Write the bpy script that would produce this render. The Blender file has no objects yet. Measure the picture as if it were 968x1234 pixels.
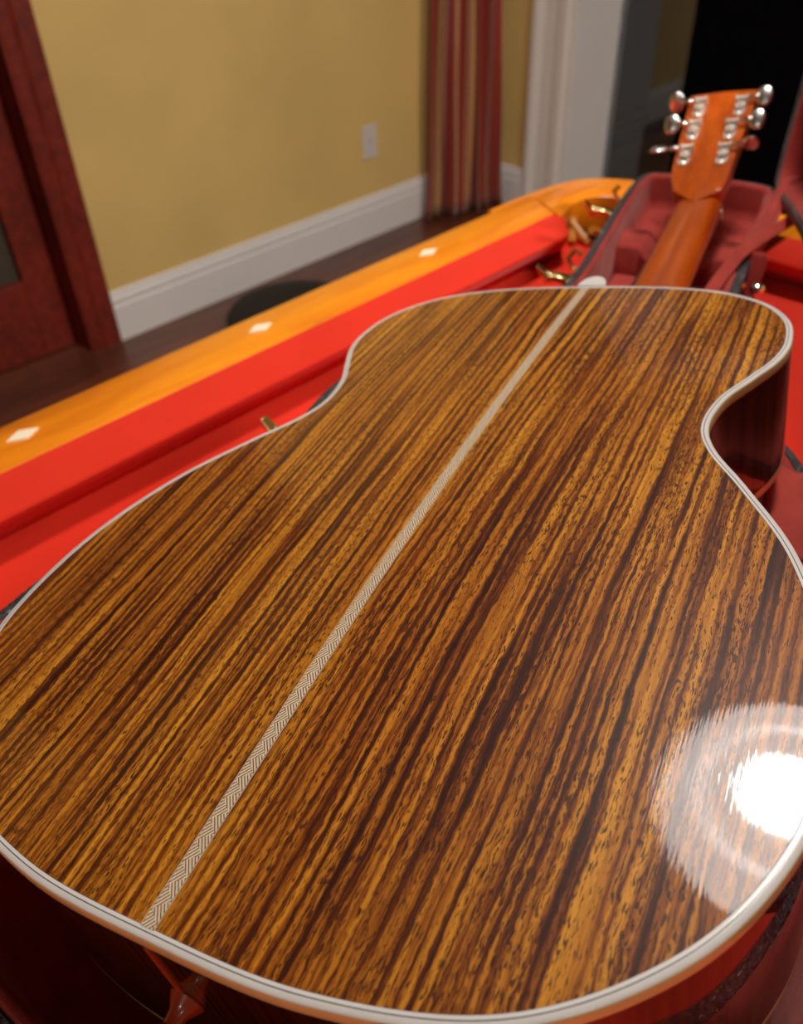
import bpy, bmesh, math, random
from mathutils import Matrix, Vector
PI = math.pi
random.seed(7)
S = bpy.context.scene
COL = S.collection

# ------------------------------------------------------------------ camera
cd = bpy.data.cameras.new('camera'); cam = bpy.data.objects.new('camera', cd); COL.objects.link(cam)
F_PX = 996.87
cd.sensor_fit = 'HORIZONTAL'; cd.sensor_width = 36.0; cd.lens = F_PX / 968 * 36.0
cd.clip_start = 0.02; cd.clip_end = 60
CW = ((0.72111363, 0.42342152, -0.54836972), (0.69216911, -0.47452079, 0.54381241), (-0.02995096, -0.77171513, -0.63526271))
m = Matrix([[CW[i][0], -CW[i][1], -CW[i][2]] for i in range(3)]).to_4x4()
m.translation = Vector((0, 0, 1.19265421))
cam.matrix_world = m
cd.dof.use_dof = True; cd.dof.focus_distance = 0.32; cd.dof.aperture_fstop = 13.0
S.camera = cam

# ------------------------------------------------------------------ world and exposure
w = bpy.data.worlds.new('night'); S.world = w; w.use_nodes = True
w.node_tree.nodes['Background'].inputs[0].default_value = (0.004, 0.004, 0.005, 1)
w.node_tree.nodes['Background'].inputs[1].default_value = 0.4
S.view_settings.view_transform = 'Standard'; S.view_settings.look = 'None'
S.view_settings.exposure = 0.42; S.view_settings.gamma = 1.0

# brightness of the lamps and added fills (used by the lamp builders below)
BULB = 105.0         # bright centre lens of the ceiling lamp above the table's far end
BOWL = 7.5           # its frosted glass bowl
CEIL_FILL = 20.0          # unseen flush lamps added to the ceiling as fill
KEY = 185.0          # the strong flush lamp to the right of the table

# ------------------------------------------------------------------ node helpers
def srgb(r, g, b):
    f = lambda c: (c / 12.92 if c <= 0.04045 else ((c + 0.055) / 1.055) ** 2.4)
    return (f(r / 255), f(g / 255), f(b / 255), 1)

class NT:
    def __init__(s, name):
        s.m = bpy.data.materials.new(name); s.m.use_nodes = True
        s.t = s.m.node_tree; s.b = s.t.nodes['Principled BSDF']
    def n(s, kind, **kw):
        x = s.t.nodes.new(kind)
        for k, v in kw.items(): setattr(x, k, v)
        return x
    def l(s, a, b): s.t.links.new(a, b)
    def put(s, sock, v):
        if isinstance(v, bpy.types.NodeSocket): s.l(v, sock)
        else: sock.default_value = v
    def math(s, op, a, b=None, c=None, clamp=False):
        x = s.n('ShaderNodeMath', operation=op); x.use_clamp = clamp
        s.put(x.inputs[0], a)
        if b is not None: s.put(x.inputs[1], b)
        if c is not None: s.put(x.inputs[2], c)
        return x.outputs[0]
    def co(s):
        tc = s.n('ShaderNodeTexCoord'); sp = s.n('ShaderNodeSeparateXYZ'); s.l(tc.outputs['Object'], sp.inputs[0])
        return tc.outputs['Object'], sp.outputs
    def vec(s, x, y, z=0.0):
        c = s.n('ShaderNodeCombineXYZ'); s.put(c.inputs[0], x); s.put(c.inputs[1], y); s.put(c.inputs[2], z); return c.outputs[0]
    def noise(s, v, scale=1.0, detail=2.0, rough=0.5, dist=0.0):
        x = s.n('ShaderNodeTexNoise'); s.put(x.inputs['Vector'], v)
        x.inputs['Scale'].default_value = scale; x.inputs['Detail'].default_value = detail
        x.inputs['Roughness'].default_value = rough; x.inputs['Distortion'].default_value = dist
        return x.outputs[0]
    def ramp(s, f, stops, interp='LINEAR'):
        x = s.n('ShaderNodeValToRGB'); s.put(x.inputs[0], f); cr = x.color_ramp; cr.interpolation = interp
        while len(cr.elements) < len(stops): cr.elements.new(0.5)
        for e, (p, c) in zip(cr.elements, stops):
            e.position = p; e.color = c if len(c) == 4 else (*c, 1)
        return x.outputs[0]
    def mix(s, f, a, b, mode='MIX'):
        x = s.n('ShaderNodeMix', data_type='RGBA', blend_type=mode)
        s.put(x.inputs[0], f); s.put(x.inputs[6], a); s.put(x.inputs[7], b); return x.outputs[2]
    def bump(s, h, strength, dist=0.001):
        x = s.n('ShaderNodeBump'); x.inputs['Strength'].default_value = strength; x.inputs['Distance'].default_value = dist
        s.put(x.inputs['Height'], h); s.l(x.outputs[0], s.b.inputs['Normal'])
    def set(s, **kw):
        for k, v in kw.items(): s.put(s.b.inputs[k.replace('_', ' ')], v)
        return s

def simple(name, col, rough=0.5, metal=0.0, var=0.08, scale=30.0, bump=0.0, bscale=200.0, **kw):
    t = NT(name); o, _ = t.co()
    n = t.noise(o, scale, 3)
    lo = tuple(c * (1 - var) for c in col[:3]) + (1,); hi = tuple(min(1, c * (1 + var)) for c in col[:3]) + (1,)
    t.set(Base_Color=t.ramp(n, [(0.3, lo), (0.7, hi)]), Roughness=rough, Metallic=metal)
    if bump: t.bump(t.noise(o, bscale, 3), bump)
    for k, v in kw.items(): t.put(t.b.inputs[k.replace('_', ' ')], v)
    return t.m

# ------------------------------------------------------------------ materials
def mat_rosewood(name='rosewood_back', pores=True, dark=1.0):
    t = NT(name); o, xyz = t.co()
    x, y, z = xyz[0], xyz[1], xyz[2]
    a = t.math('ABSOLUTE', x)
    # gentle waviness of the grain lines, different on each half of the pair
    side = t.math('GREATER_THAN', x, 0.0)
    off = t.math('MULTIPLY', side, 0.37)
    wv = t.noise(t.vec(t.math('MULTIPLY', x, 9.0), t.math('MULTIPLY', y, 5.0), off), 1.0, 2)
    wv2 = t.noise(t.vec(t.math('MULTIPLY', x, 120.0), t.math('MULTIPLY', y, 34.0), off), 1.0, 3)
    aw = t.math('ADD', a, t.math('MULTIPLY', t.math('SUBTRACT', wv, 0.5), 0.0085))
    aw = t.math('ADD', aw, t.math('MULTIPLY', t.math('SUBTRACT', wv2, 0.5), 0.0022))
    aw = t.math('SUBTRACT', aw, t.math('MULTIPLY', y, 0.018))
    wv3 = t.noise(t.vec(t.math('MULTIPLY', x, 620.0), t.math('MULTIPLY', y, 150.0), off), 1.0, 2)
    aw = t.math('ADD', aw, t.math('MULTIPLY', t.math('SUBTRACT', wv3, 0.5), 0.0017))
    broad = t.noise(t.vec(t.math('MULTIPLY', aw, 26.0), t.math('MULTIPLY', y, 0.7), 1.0), 1.0, 2)
    mid = t.noise(t.vec(t.math('MULTIPLY', aw, 165.0), t.math('MULTIPLY', y, 1.8), 3.0), 1.0, 2)
    mid2 = t.noise(t.vec(t.math('MULTIPLY', aw, 290.0), t.math('MULTIPLY', y, 3.0), 7.0), 1.0, 2)
    fine = t.noise(t.vec(t.math('MULTIPLY', aw, 420.0), t.math('MULTIPLY', y, 6.0), 5.0), 1.0, 3)
    vf = t.noise(t.vec(t.math('MULTIPLY', aw, 1300.0), t.math('MULTIPLY', y, 55.0), off), 1.0, 2)
    v = t.math('ADD', t.math('MULTIPLY', broad, 0.26), t.math('MULTIPLY', mid, 0.46))
    v = t.math('ADD', v, t.math('MULTIPLY', mid2, 0.70))
    v = t.math('ADD', v, t.math('MULTIPLY', fine, 0.90))
    v = t.math('ADD', v, t.math('MULTIPLY', vf, 0.30))
    ph = t.noise(t.vec(t.math('MULTIPLY', aw, 48.0), t.math('MULTIPLY', y, 0.9), 21.0), 1.0, 2)
    sn = t.math('SINE', t.math('ADD', t.math('MULTIPLY', aw, 2 * PI / 0.0044), t.math('MULTIPLY', ph, 15.0)))
    v = t.math('MULTIPLY', v, 0.379)
    v = t.math('ADD', v, t.math('MULTIPLY', sn, 0.030))
    v = t.math('ADD', v, -0.006)
    near = t.math('SUBTRACT', 1.0, t.math('MULTIPLY', a, 95.0), clamp=True)     # pale wood beside the centre seam
    v = t.math('ADD', v, t.math('MULTIPLY', near, 0.07))
    c = t.ramp(v, [(0.395, (0.040, 0.009, 0.003)), (0.440, (0.120, 0.027, 0.005)), (0.476, (0.29, 0.080, 0.008)),
                   (0.512, (0.55, 0.200, 0.015)), (0.590, (0.82, 0.36, 0.030))])
    # reddish and darker drift towards the outer edges of the plates
    red = t.noise(t.vec(t.math('MULTIPLY', x, 14.0), t.math('MULTIPLY', y, 3.0), 9.0), 1.0, 2)
    c = t.mix(t.ramp(red, [(0.42, (0, 0, 0)), (0.68, (0.7, 0.7, 0.7))]), c, (0.72, 0.52, 0.42, 1), 'MULTIPLY')
    if pores:
        p = t.noise(t.vec(t.math('MULTIPLY', aw, 2400.0), t.math('MULTIPLY', y, 270.0), t.math('ADD', off, 2.0)), 1.0, 1.5)
        pd = t.noise(t.vec(t.math('MULTIPLY', aw, 60.0), t.math('MULTIPLY', y, 9.0), 12.0), 1.0, 2)
        th = t.math('SUBTRACT', p, t.math('MULTIPLY', t.math('SUBTRACT', 0.60, pd), 0.30))
        c = t.mix(t.ramp(th, [(0.520, (0, 0, 0)), (0.585, (0.9, 0.9, 0.9))]), c, (0.055, 0.013, 0.006, 1))
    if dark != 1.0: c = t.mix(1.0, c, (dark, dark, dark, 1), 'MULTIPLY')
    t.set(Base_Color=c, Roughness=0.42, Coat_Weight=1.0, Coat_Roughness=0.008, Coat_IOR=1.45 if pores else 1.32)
    t.b.inputs['Specular IOR Level'].default_value = 0.2
    fb = t.noise(t.vec(t.math('MULTIPLY', x, 900.0), t.math('MULTIPLY', y, 60.0), 0.0), 1.0, 2)
    bp = t.n('ShaderNodeBump'); bp.inputs['Strength'].default_value = 0.10; bp.inputs['Distance'].default_value = 0.0002
    t.put(bp.inputs['Height'], fb); t.l(bp.outputs[0], t.b.inputs['Coat Normal'])
    return t.m

def mat_strip():
    t = NT('zigzag_inlay'); o, xyz = t.co(); x, y = xyz[0], xyz[1]
    H = 0.0026; P = 0.0082
    ax = t.math('ABSOLUTE', x)
    tri = t.math('PINGPONG', y, P / 2)                                   # 0..P/2
    tri = t.math('MULTIPLY', tri, 2 * H / (P / 2)); tri = t.math('SUBTRACT', tri, H)
    reg = t.math('GREATER_THAN', x, tri)
    k = 1.35
    s1 = t.math('FRACT', t.math('MULTIPLY', t.math('ADD', t.math('MULTIPLY', x, k), y), 1 / 0.0019))
    s2 = t.math('FRACT', t.math('MULTIPLY', t.math('SUBTRACT', t.math('MULTIPLY', x, k), y), 1 / 0.0019))
    s = t.math('ADD', t.math('MULTIPLY', s1, reg), t.math('MULTIPLY', s2, t.math('SUBTRACT', 1.0, reg)))
    line = t.math('LESS_THAN', s, 0.36)
    inside = t.math('LESS_THAN', ax, H)
    edge = t.math('MULTIPLY', t.math('GREATER_THAN', ax, H), t.math('LESS_THAN', ax, H + 0.00022))
    dark = t.math('MAXIMUM', t.math('MULTIPLY', line, inside), t.math('MULTIPLY', edge, 0.8))
    c = t.mix(dark, srgb(246, 226, 194), srgb(104, 66, 42))
    t.set(Base_Color=c, Roughness=0.4, Coat_Weight=1.0, Coat_Roughness=0.02)
    return t.m

def mat_mahogany(name, c1, c2, sx=60, sy=5, rough=0.35, coat=0.6, bump=0.0):
    t = NT(name); o, xyz = t.co()
    w_ = t.noise(t.vec(t.math('MULTIPLY', xyz[0], sx), t.math('MULTIPLY', xyz[1], sy), t.math('MULTIPLY', xyz[2], sx)), 1.0, 4, 0.6)
    b_ = t.noise(o, 5.0, 3)
    v = t.math('ADD', t.math('MULTIPLY', w_, 0.65), t.math('MULTIPLY', b_, 0.35))
    t.set(Base_Color=t.ramp(v, [(0.36, c1), (0.64, c2)]), Roughness=rough, Coat_Weight=coat, Coat_Roughness=0.08)
    if bump: t.bump(w_, bump)
    return t.m

def mat_felt(name, col):
    t = NT(name); o, xyz = t.co()
    n1 = t.noise(o, 2200.0, 2); n2 = t.noise(o, 9.0, 3)
    v = t.math('ADD', t.math('MULTIPLY', n1, 0.5), t.math('MULTIPLY', n2, 0.5))
    c = t.ramp(v, [(0.3, tuple(x * 0.88 for x in col[:3])), (0.7, tuple(min(1, x * 1.08) for x in col[:3]))])
    t.set(Base_Color=c, Roughness=0.9, Sheen_Weight=0.12, Sheen_Roughness=0.4)
    t.b.inputs['Specular IOR Level'].default_value = 0.15
    t.bump(n1, 0.25, 0.0004)
    return t.m

def mat_plush(name, col):
    t = NT(name); o, xyz = t.co()
    n1 = t.noise(o, 1100.0, 2); n2 = t.noise(o, 34.0, 4, 0.6)
    c = t.ramp(n2, [(0.3, tuple(x * 0.78 for x in col[:3])), (0.7, tuple(min(1, x * 1.15) for x in col[:3]))])
    t.set(Base_Color=c, Roughness=0.85, Sheen_Weight=0.35, Sheen_Roughness=0.35)
    t.b.inputs['Sheen Tint'].default_value = (1.0, 0.55, 0.5, 1)
    t.b.inputs['Specular IOR Level'].default_value = 0.2
    t.bump(t.math('ADD', n1, t.math('MULTIPLY', n2, 1.5)), 0.4, 0.001)
    return t.m

def mat_tolex(name='black_grained_vinyl'):
    t = NT(name); o, xyz = t.co()
    v = t.n('ShaderNodeTexVoronoi'); v.feature = 'DISTANCE_TO_EDGE'; v.inputs['Scale'].default_value = 330.0; t.put(v.inputs['Vector'], o)
    n = t.noise(o, 300.0, 3)
    h = t.math('ADD', t.math('MINIMUM', v.outputs[0], 0.25), t.math('MULTIPLY', n, 0.25))
    t.set(Base_Color=t.ramp(n, [(0.3, (0.016, 0.017, 0.020)), (0.7, (0.10, 0.104, 0.12))]), Roughness=0.33)
    t.bump(h, 1.0, 0.004)
    return t.m

def mat_wall(name, col):
    t = NT(name); o, xyz = t.co()
    n = t.noise(o, 3.0, 3); n2 = t.noise(o, 240.0, 2)
    t.set(Base_Color=t.ramp(n, [(0.3, tuple(x * 0.93 for x in col[:3])), (0.7, tuple(min(1, x * 1.05) for x in col[:3]))]), Roughness=0.7)
    t.bump(n2, 0.12, 0.001)
    return t.m

def mat_rail():
    t = NT('amber_figured_maple'); o, xyz = t.co()
    g = t.noise(t.vec(t.math('MULTIPLY', xyz[0], 46.0), t.math('MULTIPLY', xyz[1], 7.0), xyz[2]), 1.0, 4, 0.6, 0.6)
    b = t.noise(o, 3.2, 2)
    v = t.math('ADD', t.math('MULTIPLY', g, 0.65), t.math('MULTIPLY', b, 0.45))
    t.set(Base_Color=t.ramp(v, [(0.36, (0.60, 0.140, 0.004)), (0.52, (0.80, 0.225, 0.006)), (0.70, (0.92, 0.310, 0.010))]),
          Roughness=0.32, Coat_Weight=0.5, Coat_Roughness=0.12)
    return t.m

def mat_curtain():
    t = NT('striped_curtain_cloth')
    uv = t.n('ShaderNodeUVMap'); sp = t.n('ShaderNodeSeparateXYZ'); t.l(uv.outputs[0], sp.inputs[0])
    u = sp.outputs[0]
    red1 = srgb(160, 48, 30); red2 = srgb(118, 28, 22); gold = srgb(222, 174, 108); beige = srgb(200, 160, 122); ol = srgb(160, 118, 74)
    st = [(0.0, red1), (0.20, gold), (0.27, red2), (0.36, red1), (0.48, beige), (0.51, red1), (0.64, ol), (0.67, gold), (0.74, red2), (0.88, red1), (0.95, beige)]
    f = t.math('FRACT', t.math('MULTIPLY', u, 4.5))
    c = t.ramp(f, st, 'CONSTANT')
    n = t.noise(t.vec(t.math('MULTIPLY', u, 400.0), t.math('MULTIPLY', sp.outputs[1], 40.0), 0.0), 1.0, 2)
    t.set(Base_Color=t.mix(t.math('MULTIPLY', n, 0.3), c, (0.2, 0.06, 0.03, 1)), Roughness=0.6, Sheen_Weight=0.3)
    return t.m

def mat_floor():
    t = NT('dark_cherry_floor'); o, xyz = t.co()
    oi = t.n('ShaderNodeObjectInfo')
    g = t.noise(t.vec(t.math('MULTIPLY', xyz[0], 50.0), t.math('MULTIPLY', xyz[1], 4.0), t.math('MULTIPLY', oi.outputs['Random'], 30.0)), 1.0, 4, 0.6, 0.4)
    v = t.math('ADD', t.math('MULTIPLY', g, 0.7), t.math('MULTIPLY', oi.outputs['Random'], 0.3))
    t.set(Base_Color=t.ramp(v, [(0.3, srgb(74, 34, 20)), (0.7, srgb(124, 66, 44))]), Roughness=0.35, Coat_Weight=0.3, Coat_Roughness=0.2)
    return t.m

def mat_emit(name, col, strength):
    t = NT(name); o, _ = t.co()
    n = t.noise(o, 4.0, 1)
    t.set(Base_Color=t.ramp(n, [(0.3, (0.9, 0.9, 0.88)), (0.7, (0.95, 0.95, 0.93))]), Roughness=0.3, Emission_Color=(*col, 1), Emission_Strength=strength)
    return t.m

def mat_glass():
    t = NT('window_glass')
    t.set(Base_Color=(0.9, 0.93, 0.95, 1), Roughness=0.01, Transmission_Weight=1.0, IOR=1.65)
    return t.m

M = dict(
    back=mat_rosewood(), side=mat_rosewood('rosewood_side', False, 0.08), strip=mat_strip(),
    ivory=simple('ivory_binding', srgb(250, 234, 158), 0.25, var=0.03, Coat_Weight=0.6),
    white=simple('white_purfling', srgb(238, 236, 232), 0.3, var=0.02, Coat_Weight=0.6),
    grey=simple('grey_purfling', srgb(96, 96, 112), 0.3, Coat_Weight=0.6),
    black=simple('black_purfling', (0.02, 0.02, 0.022), 0.3, Coat_Weight=0.6),
    neck=mat_mahogany('mahogany_neck', srgb(158, 62, 8), srgb(205, 92, 14), 90, 6, 0.3, 0.8),
    spruce=simple('spruce_front', srgb(212, 170, 110), 0.4),
    ebony=simple('ebony', (0.012, 0.010, 0.010), 0.35),
    chrome=simple('polished_nickel', (0.86, 0.84, 0.80), 0.12, 1.0, var=0.03),
    knob=simple('nickel_knob', (0.88, 0.87, 0.86), 0.26, 1.0, var=0.02),
    nickel=simple('satin_nickel', (0.80, 0.74, 0.66), 0.42, 0.75, var=0.05),
    brass=simple('polished_brass', (0.86, 0.66, 0.30), 0.18, 1.0, var=0.05),
    bone=simple('bone_nut', srgb(232, 222, 200), 0.4, var=0.03),
    pin=simple('amber_end_pin', srgb(170, 62, 30), 0.3, Coat_Weight=0.5),
    graft=simple('amber_tail_line', srgb(190, 84, 40), 0.4, Coat_Weight=0.5),
    plush=mat_plush('crimson_plush', (0.40, 0.050, 0.040)), tolex=mat_tolex(),
    felt=mat_felt('red_table_cloth', (0.72, 0.030, 0.012)), rail=mat_rail(),
    inlay=simple('pearl_inlay', srgb(250, 236, 206), 0.25, var=0.04),
    leather=simple('tan_leather', srgb(196, 130, 40), 0.5), netblack=simple('black_pocket_cup', (0.012, 0.010, 0.010), 0.7),
    wall=mat_wall('yellow_wall_paint', srgb(230, 196, 122)), wallx=mat_wall('beige_wall_paint', srgb(186, 160, 110)),
    trim=simple('white_trim_paint', srgb(234, 230, 228), 0.42, var=0.02, scale=5),
    ceil=mat_wall('ceiling_paint', srgb(126, 116, 100)),
    door=mat_mahogany('cherry_door', srgb(96, 22, 10), srgb(136, 38, 18), 40, 40, 0.55, 0.0),
    floor=mat_floor(), sub=simple('subfloor', srgb(40, 22, 14), 0.8),
    curtain=mat_curtain(), plastic=simple('white_switch_plastic', srgb(222, 214, 208), 0.35, var=0.02),
    slot=simple('dark_slot', (0.05, 0.04, 0.04), 0.6), blackcloth=simple('black_fabric', (0.012, 0.010, 0.010), 0.8, bump=0.3, bscale=600),
    glass=mat_glass(), screen=simple('black_screen_mesh', (0.003, 0.0025, 0.003), 1.0, Specular_IOR_Level=0.0),
    smoked=simple('smoked_door_glass', srgb(74, 66, 56), 0.75, var=0.2, scale=3, Specular_IOR_Level=0.1),
    shade=simple('black_enamel_shade', (0.02, 0.05, 0.03), 0.3), shadein=simple('white_enamel', (0.86, 0.86, 0.83), 0.5, var=0.01),
    bulb=mat_emit('glowing_lens', (1.0, 0.94, 0.86), BULB), bowl=mat_emit('glowing_frosted_bowl', (1.0, 0.93, 0.86), BOWL), ridge=mat_emit('glowing_bowl_ridge', (1.0, 0.95, 0.9), 12.0), key=mat_emit('glowing_bright_lamp', (1.0, 0.95, 0.87), KEY), clamp=mat_emit('glowing_fill_lamp', (1.0, 0.93, 0.82), CEIL_FILL),
    fabric=mat_plush('dark_crimson_cloth', (0.26, 0.024, 0.018)), ribbon=mat_plush('crimson_ribbon', (0.42, 0.055, 0.04)),
)

# ------------------------------------------------------------------ mesh helpers
def mesh_obj(name, verts, faces, mats, parent=None, fm=None, smooth=True, bevel=0.0, seg=2, uvs=None, angle=35):
    me = bpy.data.meshes.new(name); me.from_pydata([tuple(v) for v in verts], [], faces)
    for mm in (mats if isinstance(mats, (list, tuple)) else [mats]): me.materials.append(mm)
    if fm:
        for p, i in zip(me.polygons, fm): p.material_index = i
    if uvs:
        ul = me.uv_layers.new(name='UVMap')
        for lp in me.loops: ul.data[lp.index].uv = uvs[lp.vertex_index]
    bm = bmesh.new(); bm.from_mesh(me); bmesh.ops.recalc_face_normals(bm, faces=bm.faces); bm.to_mesh(me); bm.free()
    if smooth:
        me.shade_smooth()
        try: me.set_sharp_from_angle(angle=math.radians(angle))
        except Exception: pass
    o = bpy.data.objects.new(name, me); COL.objects.link(o)
    if parent is not None: o.parent = parent
    if bevel:
        b = o.modifiers.new('bevel', 'BEVEL'); b.width = bevel; b.segments = seg; b.limit_method = 'ANGLE'; b.angle_limit = math.radians(40)
    return o

class B:
    """collects shapes into one mesh"""
    def __init__(s): s.v = []; s.f = []; s.m = []
    def add(s, vs, fs, mi=0):
        k = len(s.v); s.v += [Vector(v) for v in vs]; s.f += [tuple(k + i for i in f) for f in fs]; s.m += [mi] * len(fs); return s
    def box(s, a, b, mi=0, mat=None):
        x0, y0, z0 = a; x1, y1, z1 = b
        vs = [Vector(p) for p in ((x0, y0, z0), (x1, y0, z0), (x1, y1, z0), (x0, y1, z0), (x0, y0, z1), (x1, y0, z1), (x1, y1, z1), (x0, y1, z1))]
        if mat: vs = [mat @ v for v in vs]
        return s.add(vs, [(0, 3, 2, 1), (4, 5, 6, 7), (0, 1, 5, 4), (1, 2, 6, 5), (2, 3, 7, 6), (3, 0, 4, 7)], mi)
    def lathe(s, prof, mat=None, n=24, mi=0, close=True):
        vs = []; fs = []
        for r, z in prof:
            for i in range(n):
                a = 2 * PI * i / n; vs.append(Vector((r * math.cos(a), r * math.sin(a), z)))
        for j in range(len(prof) - 1):
            for i in range(n):
                k = (i + 1) % n; fs.append((j * n + i, j * n + k, (j + 1) * n + k, (j + 1) * n + i))
        if close:
            fs.append(tuple(range(n - 1, -1, -1))); fs.append(tuple((len(prof) - 1) * n + i for i in range(n)))
        if mat: vs = [mat @ v for v in vs]
        return s.add(vs, fs, mi)
    def tube(s, pts, r, n=10, mi=0):
        pts = [Vector(p) for p in pts]; vs = []; fs = []; N = len(pts)
        rr = r if isinstance(r, (list, tuple)) else [r] * N
        up = Vector((0, 0, 1))
        for j, p in enumerate(pts):
            t = (pts[min(j + 1, N - 1)] - pts[max(j - 1, 0)]).normalized()
            u = t.cross(up); u = u.normalized() if u.length > 1e-3 else Vector((1, 0, 0)); v = t.cross(u)
            for i in range(n):
                a = 2 * PI * i / n; vs.append(p + rr[j] * (math.cos(a) * u + math.sin(a) * v))
        for j in range(N - 1):
            for i in range(n):
                k = (i + 1) % n; fs.append((j * n + i, j * n + k, (j + 1) * n + k, (j + 1) * n + i))
        fs.append(tuple(range(n - 1, -1, -1))); fs.append(tuple((N - 1) * n + i for i in range(n)))
        return s.add(vs, fs, mi)
    def prism(s, poly, lo, hi, mi=0):
        n = len(poly); vs = [lo(p) for p in poly] + [hi(p) for p in poly]
        return s.add(vs, [tuple(range(n - 1, -1, -1)), tuple(range(n, 2 * n))] + [(i, (i + 1) % n, n + (i + 1) % n, n + i) for i in range(n)], mi)
    def build(s, name, mats, parent=None, **kw):
        return mesh_obj(name, s.v, s.f, mats, parent, fm=s.m, **kw)

def thing(name, label, cat, loc=(0, 0, 0), group=None, mat=None):
    o = bpy.data.objects.new(name, None); COL.objects.link(o); o.empty_display_size = 0.05
    if mat is not None: o.matrix_world = mat
    else: o.location = loc
    return tag(o, label, cat, group)
def tag(o, label, cat, group=None):
    o['label'] = label; o['category'] = cat
    if group: o['group'] = group
    return o
def struct(o): o['kind'] = 'structure'; return o

def spline(P, k=10, closed=True):
    P = [Vector(p) for p in P]; N = len(P); out = []
    rng = N if closed else N - 1
    for i in range(rng):
        g = (lambda j: P[j % N]) if closed else (lambda j: P[max(0, min(N - 1, j))])
        a, b, c, d = g(i - 1), g(i), g(i + 1), g(i + 2)
        for q in range(k):
            t = q / k
            out.append(0.5 * (2 * b + (c - a) * t + (2 * a - 5 * b + 4 * c - d) * t * t + (3 * b - a - 3 * c + d) * t ** 3))
    if not closed: out.append(P[-1])
    return out

def offset2(P, d):
    """offset a closed counter-clockwise outline outward by d in its xy plane"""
    N = len(P); out = []
    for i in range(N):
        t = (P[(i + 1) % N] - P[i - 1]); nrm = Vector((t.y, -t.x, 0)).normalized(); out.append(P[i] + nrm * d)
    return out

# ------------------------------------------------------------------ the room
floor = struct(B().box((-2.5, -3.2, -0.10), (3.2, 6.2, -0.012)).build('floor', M['sub'], smooth=False))
pm = None; PW = 0.118; PLN = 1.5
for i in range(48):
    x0 = -2.48 + i * PW
    y = -3.2 - (i * 0.53) % PLN
    while y < 3.2:
        if pm is None:
            po = B().box((0.0006, 0.0006, -0.012), (PW - 0.0006, PLN - 0.0008, 0.0)).build('plank', M['floor'], floor, bevel=0.0008, seg=1, smooth=False); pm = po.data
        elif x0 < -0.9 or i % 1 == 0:
            po = bpy.data.objects.new('plank', pm); COL.objects.link(po); po.parent = floor
        po.location = (x0, y, 0); y += PLN
WT = 0.12
struct(B().box((-2.27 - WT, 1.045 - 0.02, 0), (-2.27, 3.02, 2.55)).box((-2.27 - WT, -3.2, 0), (-2.27, 0.02, 2.55))
       .box((-2.27 - WT, 0.02, 2.08), (-2.27, 1.025, 2.55)).build('wall_left', M['wall'], smooth=False))
struct(B().box((-2.27, 2.75, 0), (-1.84, 3.02, 2.55)).box((1.1, 2.75, 0), (3.1, 3.02, 2.55)).box((-1.84, 2.75, 2.12), (1.1, 3.02, 2.55)).build('wall_back', M['wall'], smooth=False))
struct(B().box((3.0, -3.2, 0), (3.1, 2.75, 2.55)).build('wall_right', M['wallx'], smooth=False))
struct(B().box((-2.39, -3.3, 0), (3.1, -3.2, 2.55)).build('wall_front', M['wallx'], smooth=False))
struct(B().box((-2.39, -3.3, 2.55), (3.1, 3.02, 2.62)).build('ceiling', M['ceil'], smooth=False))

def baseboard(name, p0, p1, nrm, ext=None):
    """moulded board running from p0 to p1 against a wall, standing out along nrm"""
    prof = [(0, 0), (0.016, 0), (0.016, 0.105), (0.012, 0.112), (0.012, 0.118), (0.0145, 0.122), (0.0145, 0.128), (0.008, 0.138), (0.008, 0.146), (0.004, 0.152), (0, 0.152)]
    p0 = Vector(p0); p1 = Vector(p1); nrm = Vector(nrm); n = len(prof)
    vs = [p + nrm * a + Vector((0, 0, b)) for p in (p0, p1) for a, b in prof]
    fs = [tuple(range(n)), tuple(range(2 * n - 1, n - 1, -1))] + [(i, (i + 1) % n, n + (i + 1) % n, n + i) for i in range(n)]
    return struct(mesh_obj(name, vs, fs, M['trim'], smooth=False))
baseboard('baseboard_left', (-2.27, 1.045, 0), (-2.27, 2.75, 0), (1, 0, 0))
baseboard('baseboard_left', (-2.27, -3.2, 0), (-2.27, -0.08, 0), (1, 0, 0))
baseboard('baseboard_back', (-2.27, 2.75, 0), (-2.012, 2.75, 0), (0, -1, 0))
baseboard('baseboard_right', (3.0, 2.75, 0), (3.0, -3.2, 0), (-1, 0, 0))
baseboard('baseboard_front', (3.0, -3.2, 0), (-2.27, -3.2, 0), (0, 1, 0))

# white casing and deep jamb of the opening in the back wall
def casing_prof(x0, x1, sgn):
    W = x1 - x0
    pr = [(0, 0), (0, 0.012), (0.012, 0.020), (0.030, 0.020), (0.045, 0.014), (0.060, 0.010), (0.105, 0.010), (0.120, 0.014), (0.150, 0.016), (0.165, 0.010), (W, 0.008), (W, 0)]
    return [((x0 + a) if sgn > 0 else (x1 - a), b) for a, b in pr]
tr = struct(thing('trim_1', '', '')); del tr['label']; del tr['category']
for xa, xb, sg in ((-2.012, -1.822, 1), (1.08, 1.27, -1)):
    pr = casing_prof(xa, xb, sg); b_ = B()
    b_.prism(pr, lambda p: Vector((p[0], 2.75 - p[1], 0)), lambda p: Vector((p[0], 2.75 - p[1], 2.30)))
    b_.build('casing', M['trim'], tr, smooth=False, bevel=0.001)
B().box((-1.84, 2.752, 0), (-1.822, 3.06, 2.12)).build('jamb', M['trim'], tr, smooth=False)
B().box((1.08, 2.752, 0), (1.1, 3.06, 2.12)).build('jamb', M['trim'], tr, smooth=False)
B().box((-1.822, 2.752, 2.10), (1.08, 3.06, 2.12)).build('head_jamb', M['trim'], tr, smooth=False)
B().box((-2.012, 2.73, 2.12), (1.27, 2.75, 2.30)).build('head_casing', M['trim'], tr, smooth=False)

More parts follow.
